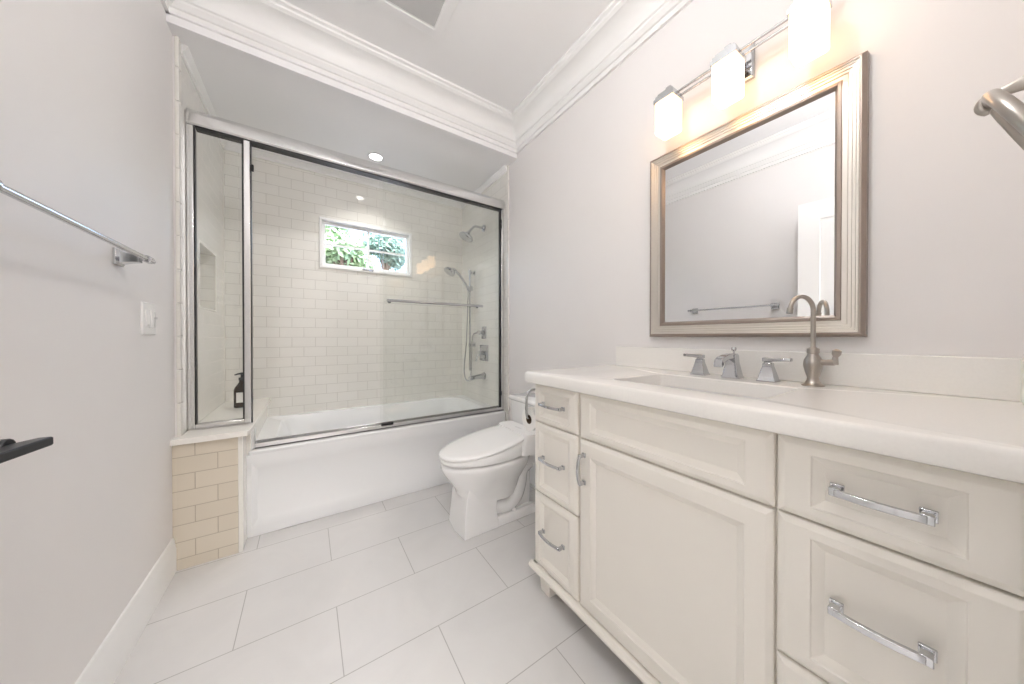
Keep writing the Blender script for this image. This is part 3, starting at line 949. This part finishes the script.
# local x along the leaf, local -y faces the room
do = MB()
fnd = lambda a, b, d: (a, -d, b)
plate(do, 0, .762, .012, 2.04, [(0, 0, 0, -.018), (0, 0, 0, .018), (.115, .22, .13, .018), (.120, .225, .135, .010), (.15, .255, .165, .008), (.165, .27, .18, .014)], fnd)
do.xform(dM)
door = struct('door_1', do, white_m, bevel=.001)
WLOC[door.name] = door.location.copy()
lv = MB().lathe([(.026, 0), (.026, .007), (.022, .010)], (0, 0, 0), 'y', 24)
lv.xform(Matrix.Translation((.698, -.018, .925)) @ Matrix.Rotation(pi, 4, 'Z'))
lv.tube([(.698, -.02, .925), (.698, -.07, .925)], .010, 14)
lv.loft([[(x, y_, z) for y_, z in ((-.090, .922 - h_), (yb_, .922 - h_), (yb_, .922 + h_), (-.090, .922 + h_))] for x, h_, yb_ in ((.575, .005, -.055), (.578, .006, -.030), (.65, .006, -.046), (.70, .006, -.068), (.722, .006, -.077), (.725, .005, -.078))])
lv.xform(dM)
obj('door_handle', lv, blackmetal_m, door, bevel=.0015)
# ------------------------------------------------------------------ towel ring on front wall
rx, ry, rz = .58, -.0112, 1.2975
rg = empty('towel_ring', (rx, YF, rz))
tag(rg, 'brushed nickel towel ring hanging on its post at the right edge', 'towel ring')
ps = MB().lathe([(.024, 0), (.024, .006), (.016, .012)], (rx, YF, rz + .010), 'y', 20)
ps.tube([(rx, YF, rz + .010), (rx, YF + .034, rz + .010)], .0088, 14)
ps.tube([(rx, YF + .033, rz + .010), (rx, YF + .036, rz + .010)], .0074, 14)
ps.tube([(rx, YF + .035, rz + .010), (rx, YF + .050, rz + .010), (rx, ry - .004, rz + .0078)], [.0086, .0074, .0044], 14)
ps.tube([(rx, ry - .006, rz + .0078)] + arc((rx, ry, rz), .0078, 100, -75, 14, (0, 1, 0), (0, 0, 1)), [.0040] * 15 + [.0030], 12)
obj('post', ps, nickel_m, rg)
rad, tilt, yaw = .0856, R(22.7), R(-8.4)
rp = []
for i in range(49):
    a = 2 * pi * i / 48
    px, dr = rad * sin(a), rad * (1 - cos(a))
    rp.append((rx + px * cos(yaw) + dr * sin(tilt) * sin(yaw), ry + px * sin(yaw) - dr * sin(tilt) * cos(yaw), rz - dr * cos(tilt)))
obj('ring', MB().tube(rp, .0056, 14), nickel_m, rg)

# ------------------------------------------------------------------ toilet paper on the vanity side
tp = empty('paper_holder', (.90, VY1, .80))
tag(tp, 'chrome toilet paper holder arm on the vanity side by toilet', 'holder')
hp_ = MB()
plate(hp_, .93, .97, .80, .84, [(0, 0, 0, 0), (0, 0, 0, .006), (.005, .005, .005, .010)], lambda a, b, d: (a, VY1 + d, b))
hp_.tube([(.95, VY1 + .004, .82), (.95, VY1 + .055, .82)], .007, 10)
hp_.tube(smooth_path([(.95, VY1 + .055, .82), (.87, VY1 + .058, .825), (.83, VY1 + .06, .822), (.812, VY1 + .06, .80), (.808, VY1 + .06, .76), (.810, VY1 + .06, .715), (.83, VY1 + .06, .698), (.94, VY1 + .06, .698)], 6), .006, 10)
obj('arm', hp_, chrome_m, tp)
ro = MB()
ryc, rzc = VY1 + .062, .692
def circ(x, r):
    return [(x, ryc + r * cos(2 * pi * j / 32), rzc + r * sin(2 * pi * j / 32)) for j in range(32)]
ro.loft([circ(.822, .0205), circ(.822, .052), circ(.93, .052), circ(.93, .0205)], closed=True)
rl = obj('toilet_roll', ro, paper_m, smooth=40)
tag(rl, 'white toilet paper roll on the chrome arm beside the vanity', 'toilet paper')
cr_ = MB()
cr_.loft([circ(.8225, .0195), circ(.8225, .0205), circ(.9295, .0205), circ(.9295, .0195)], closed=True)
obj('core', cr_, mat('brown_card', (.16, .11, .075), .9, noise=.05), rl)

# ------------------------------------------------------------------ garden beyond the window
struct('ground', MB().box(-15, 20, 3.2, 40, -.6, -.5), mat('pale_gravel', (.36, .35, .33), .9, noise=.2, nscale=4), smooth=0)
leaf_a = mat('leaf_green', (.30, .42, .24), .5, noise=.35, nscale=2)
leaf_b = mat('leaf_blue_green', (.24, .36, .30), .5, noise=.35, nscale=2)
bark_m = mat('bark', (.16, .11, .08), .9, noise=.3, nscale=15)
def tree(x, y, zc, rad, n, m, label, base=-.5):
    t = empty('garden_tree', (x, y, base))
    tag(t, label, 'tree', )
    tm = MB().tube([(x, y, base), (x + .05, y, zc * .4), (x - .04, y + .05, zc * .8), (x, y, zc + rad * .3)], [.13, .11, .08, .03], 10)
    fm = MB()
    clumps = []
    for i in range(14):
        a, e = random.uniform(0, 2 * pi), random.uniform(-.7, 1.2)
        rr_ = rad * random.uniform(.35, .8)
        c = Vector((x + rr_ * cos(a) * cos(e), y + rr_ * sin(a) * cos(e), zc + rr_ * sin(e)))
        clumps.append((c, rad * random.uniform(.22, .42)))
        tm.tube([(x, y, zc * .75), tuple((Vector((x, y, zc)) + c) / 2), tuple(c)], [.05, .03, .012], 6)
    obj('trunk', tm, bark_m, t)
    for i in range(n):
        c, r_ = random.choice(clumps)
        p = c + Vector((random.gauss(0, 1), random.gauss(0, 1), random.gauss(0, .8))) * r_ * .55
        u = Vector((random.gauss(0, 1), random.gauss(0, 1), random.gauss(0, 1))).normalized()
        v = u.orthogonal().normalized()
        s1 = random.uniform(.05, .11)
        fm.add([p - u * s1, p + v * s1 * .5 , p + u * s1, p - v * s1 * .5], [(0, 1, 2, 3)])
    obj('foliage', fm, m, t, smooth=0)
tree(.72, 8.5, 3.2, .78, 5200, leaf_a, 'pale green leafy tree seen through left half of the window')
tree(2.25, 11.2, 3.95, .88, 6500, leaf_b, 'darker blue green tree seen through right half of the window')
